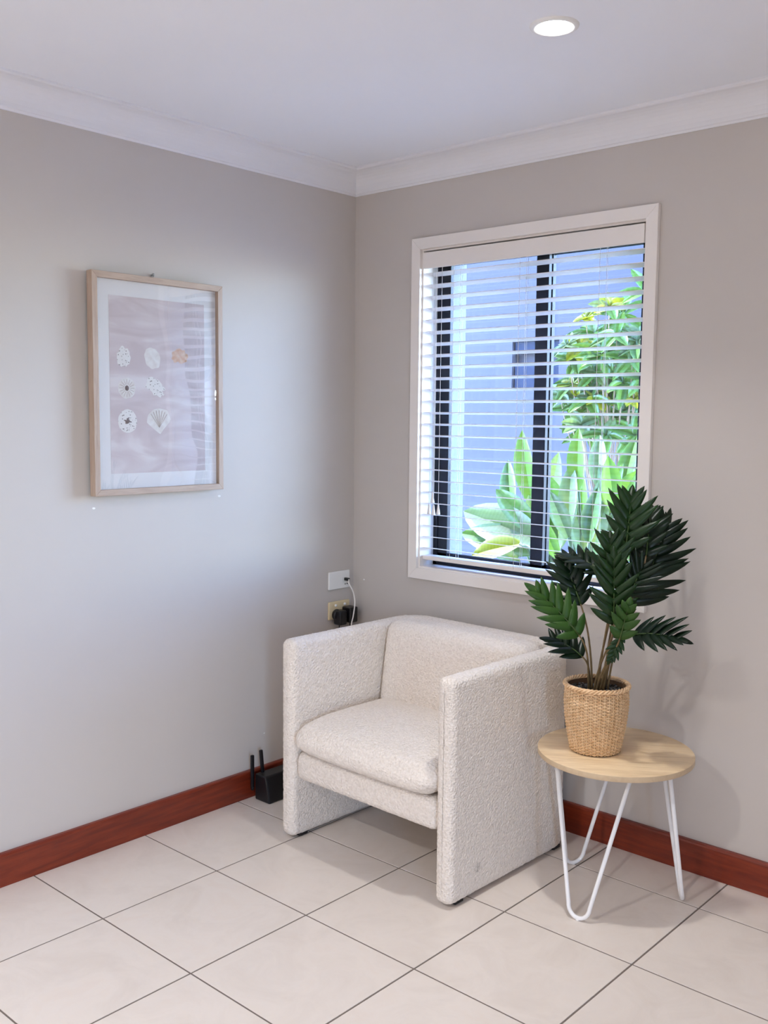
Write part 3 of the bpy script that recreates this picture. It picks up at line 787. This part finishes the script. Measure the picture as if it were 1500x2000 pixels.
# ------------------------------------------------------------------ ceiling downlights
def downlight(x, y, label, energy=None, beam=92):
    e = empty('downlight', (x, y, CH)); tag(e, label, 'downlight', 'recessed ceiling downlights')
    lathe('trim_ring', [(.046, -.0005), (.047, -.006), (.052, -.007), (.060, -.003), (.061, 0)], 'plastic_white', e, 40)
    lathe('lens', [(0, -.0045), (.030, -.0045), (.047, -.0035)], 'lamp_lens', e, 40)
    l = bpy.data.lights.new('downlight_lamp', 'AREA'); l.shape = 'DISK'; l.size = .09; l.energy = energy or DOWN; l.color = (1, .98, .955); l.spread = math.radians(beam)
    o = bpy.data.objects.new('downlight_lamp', l); COL.objects.link(o); o.parent = e; o.location = (0, 0, -.008)
downlight(1.412, -.776, 'lit round downlight recessed in the ceiling above the armchair')
for x, y, w in ((1.3, -3.3, 'left of the camera'), (1.3, -5.2, 'behind and left of the camera'), (3.6, -5.3, 'behind and right of the camera')):  # unseen fill lamps, added to raise the light in the whole room
    downlight(x, y, 'fill lamp added as a round downlight out of frame, ' + w, ROOM_FILL, 150)

# ------------------------------------------------------------------ outside the window
g = structure(box('ground', (-14, -14, -.5), (16, 14, -.17), 'paving'))
structure(box('wall_added_storey', (-.25, RY - .25, 2.56), (RX + .25, WT, 5.3), 'paint_exterior'))  # unseen storey, added to keep sky light off the neighbour's wall
structure(box('added_door_shade', (RX + .25, RY - .25, 2.45), (RX + 2.6, -1.5, 2.55), 'paint_exterior'))  # unseen roof, added to cut the daylight reaching the door
NY = 2.5
nb = empty('neighbouring_house', (-2.4, NY, -.17)); tag(nb, 'pale blue rendered wall of the house next door seen through the window', 'house')
P0, P1 = at_y(1001, 668, NY), at_y(1090, 760, NY)
wx0, wx1, wz0, wz1 = P0.x, P1.x, P1.z, P0.z
bm = bmesh.new()
W0, W1, WZ = -7.0, .35, 3.3
for lo, hi in (((W0, NY, -.17), (wx0, NY + .2, WZ)), ((wx1, NY, -.17), (W1, NY + .2, WZ)), ((wx0, NY, -.17), (wx1, NY + .2, wz0)), ((wx0, NY, wz1), (wx1, NY + .2, WZ)), ((W1 - .2, NY + .2, -.17), (W1, NY + 6, WZ))):
    add_box(bm, lo, hi)
def to_nb(o): o.parent = nb; o.matrix_parent_inverse = Matrix.Translation(-nb.location)
to_nb(from_bm('wall', bm, 'render_blue'))
to_nb(box('roof_edge', (W0 - .3, NY - .45, WZ), (W1 + .35, NY + 6, WZ + .14), 'paint_exterior'))
wn = box('window', (wx0, NY + .08, wz0), (wx1, NY + .10, wz1), 'render_blue'); to_nb(wn)
hN = wz1 - wz0
for a0, a1 in ((0, .24), (.27, .5), (.76, 1)):
    box('window_pane', (wx0 + .01, NY + .02, wz0 + hN * a0), (wx1 - .01, NY + .05, wz0 + hN * a1), 'dark_glass', wn)
# garden leaves
def leaf_mesh(name, ln, w, fold, curl, mat, n=8):
    bm = bmesh.new(); A, M, B = [], [], []
    for i in range(n + 1):
        t = i / n; ww = w * math.sin(PI * min(1, (t * .94 + .06))) ** .75 if i < n else 0
        z = -curl * ln * t * t; y = ln * t
        M.append(bm.verts.new((0, y, z)))
        if i == n: A.append(M[-1]); B.append(M[-1])
        else: A.append(bm.verts.new((-ww, y, z + fold * ww))); B.append(bm.verts.new((ww, y, z + fold * ww)))
    for i in range(n):
        for S in (A, B):
            q = [M[i], M[i + 1], S[i + 1], S[i]]; q = [v for j, v in enumerate(q) if v not in q[:j]]
            f = bm.faces.new(q); f.smooth = True
    me = bpy.data.meshes.new(name); bm.to_mesh(me); bm.free(); me.materials.append(MATS[mat]); return me
def put_leaf(me, name, parent, loc, direc, up):
    direc = Vector(direc).normalized(); up = Vector(up); up = (up - direc * up.dot(direc)).normalized(); x = direc.cross(up)
    o = bpy.data.objects.new(name, me); COL.objects.link(o); o.parent = parent
    o.matrix_local = Matrix(((x.x, direc.x, up.x, loc[0]), (x.y, direc.y, up.y, loc[1]), (x.z, direc.z, up.z, loc[2]), (0, 0, 0, 1)))
    return o
# broad-leaved clump low down
C0 = at_y(1110, 1110, 1.0); C0.z = -.17
bp_ = empty('broad_leaf_plant', C0); tag(bp_, 'clump of long broad green leaves low outside the window', 'plant')
PADS = [(1040, 985, 1010, 850, 1.1, 0), (1000, 1000, 985, 900, 1.15, 0), (1130, 960, 1122, 842, 1.05, 0), (1170, 950, 1165, 850, 1.2, 1), (1075, 985, 1085, 890, 1.3, 1), (1050, 1040, 968, 955, .95, 0), (1060, 1060, 900, 990, .9, 1),
        (1015, 1062, 915, 1078, .75, 2), (1060, 1075, 900, 1035, .95, 0), (1215, 970, 1235, 850, 1.1, 0), (1200, 1000, 1190, 900, .95, 0), (1250, 990, 1262, 880, 1.2, 1), (1110, 1050, 1075, 960, .9, 1), (1150, 1060, 1160, 950, .85, 0), (1180, 1080, 1215, 980, .9, 1), (1090, 1090, 1050, 1010, .8, 0), (1230, 1060, 1260, 960, .9, 0), (1140, 1020, 1130, 925, 1.25, 0), (1105, 1010, 1060, 925, 1.2, 0), (1015, 1100, 950, 1060, .85, 1)]
for q in range(16):
    x = random.uniform(1050, 1265); y = random.uniform(985, 1105); PADS.append((x, y, x + random.uniform(-45, 45), y - random.uniform(85, 120), random.uniform(.95, 1.2), random.choice((0, 1))))
for i, (bx, by, tx, ty, Y, k) in enumerate(PADS):
    b, t = at_y(bx, by, Y), at_y(tx, ty, Y + random.uniform(-.12, .12)); d = t - b
    me = leaf_mesh('paddle_leaf', d.length * 1.05, d.length * .19, .25, .12, ('garden_green', 'garden_pale', 'garden_yellow')[k])
    lf = put_leaf(me, 'paddle_leaf', bp_, b - C0, d, Vector((random.uniform(-.2, .5), -.8, .45)))
    root = Vector((random.uniform(-.1, .1), random.uniform(-.1, .1), 0)); bl_ = b - C0
    st = tube('leaf_stalk', bezier(root, root + Vector((0, 0, bl_.z * .5)), bl_ - d.normalized() * .12, bl_, 8), .007, 'garden_pale', bp_, 6)
# taller shrub with whorls of leaves
S0 = at_y(1200, 800, 1.85); S0.z = -.17
sh = empty('whorled_shrub', S0); tag(sh, 'tall shrub with whorls of yellow-green leaves outside the right of the window', 'shrub')
lm = [leaf_mesh('shrub_leaf', l, .030, .3, .3, m_, 5) for l, m_ in ((.16, 'garden_green'), (.11, 'garden_pale'), (.10, 'garden_yellow'), (.15, 'garden_green'))]
WH = [(1190, 600, 2), (1145, 622, 2), (1215, 615, 0), (1160, 650, 0), (1205, 655, 0), (1250, 660, 1), (1130, 680, 2), (1180, 690, 0), (1235, 700, 0), (1128, 705, 0), (1165, 730, 1), (1210, 735, 0), (1255, 740, 0), (1140, 745, 0), (1110, 772, 2), (1150, 780, 0), (1190, 775, 1), (1235, 780, 0), (1125, 800, 0), (1170, 815, 0), (1215, 815, 1), (1255, 820, 0), (1135, 830, 1), (1185, 850, 0), (1240, 850, 0), (1262, 570, 0), (1150, 845, 0)]
WH += [(x + random.uniform(-28, 28), y + random.uniform(-12, 22), random.choice((0, 1, 2))) for (x, y, k) in WH[4:18]]
for (x, y, k) in WH:
    W = at_y(x, y, 1.85 + random.uniform(-.15, .15)); wl_ = W - S0
    root = Vector((random.uniform(-.06, .06), random.uniform(-.06, .06), .5))
    tube('twig', bezier(root, root + Vector((0, 0, .5)), wl_ - Vector((0, 0, .15)), wl_, 7), [.006 - .0005 * i for i in range(8)], 'bark', sh, 5)
    axis = Vector((random.uniform(-.2, .6), random.uniform(-.9, -.35), .75)).normalized(); tilt = Vector((0, 0, 1)).rotation_difference(axis).to_matrix()
    for j in range(7):
        a = 2 * PI * j / 7 + random.uniform(-.3, .3); el = random.uniform(0, .6)
        dv = tilt @ Vector((math.cos(a) * math.cos(el), math.sin(a) * math.cos(el), math.sin(el)))
        put_leaf(lm[k if random.random() < .7 else random.choice((0, 1, 3))], 'shrub_leaf', sh, wl_, dv, axis)
tube('trunk', [(0, 0, 0), (.02, .01, .3), (0, 0, .55)], [.03, .025, .02], 'bark', sh, 8)
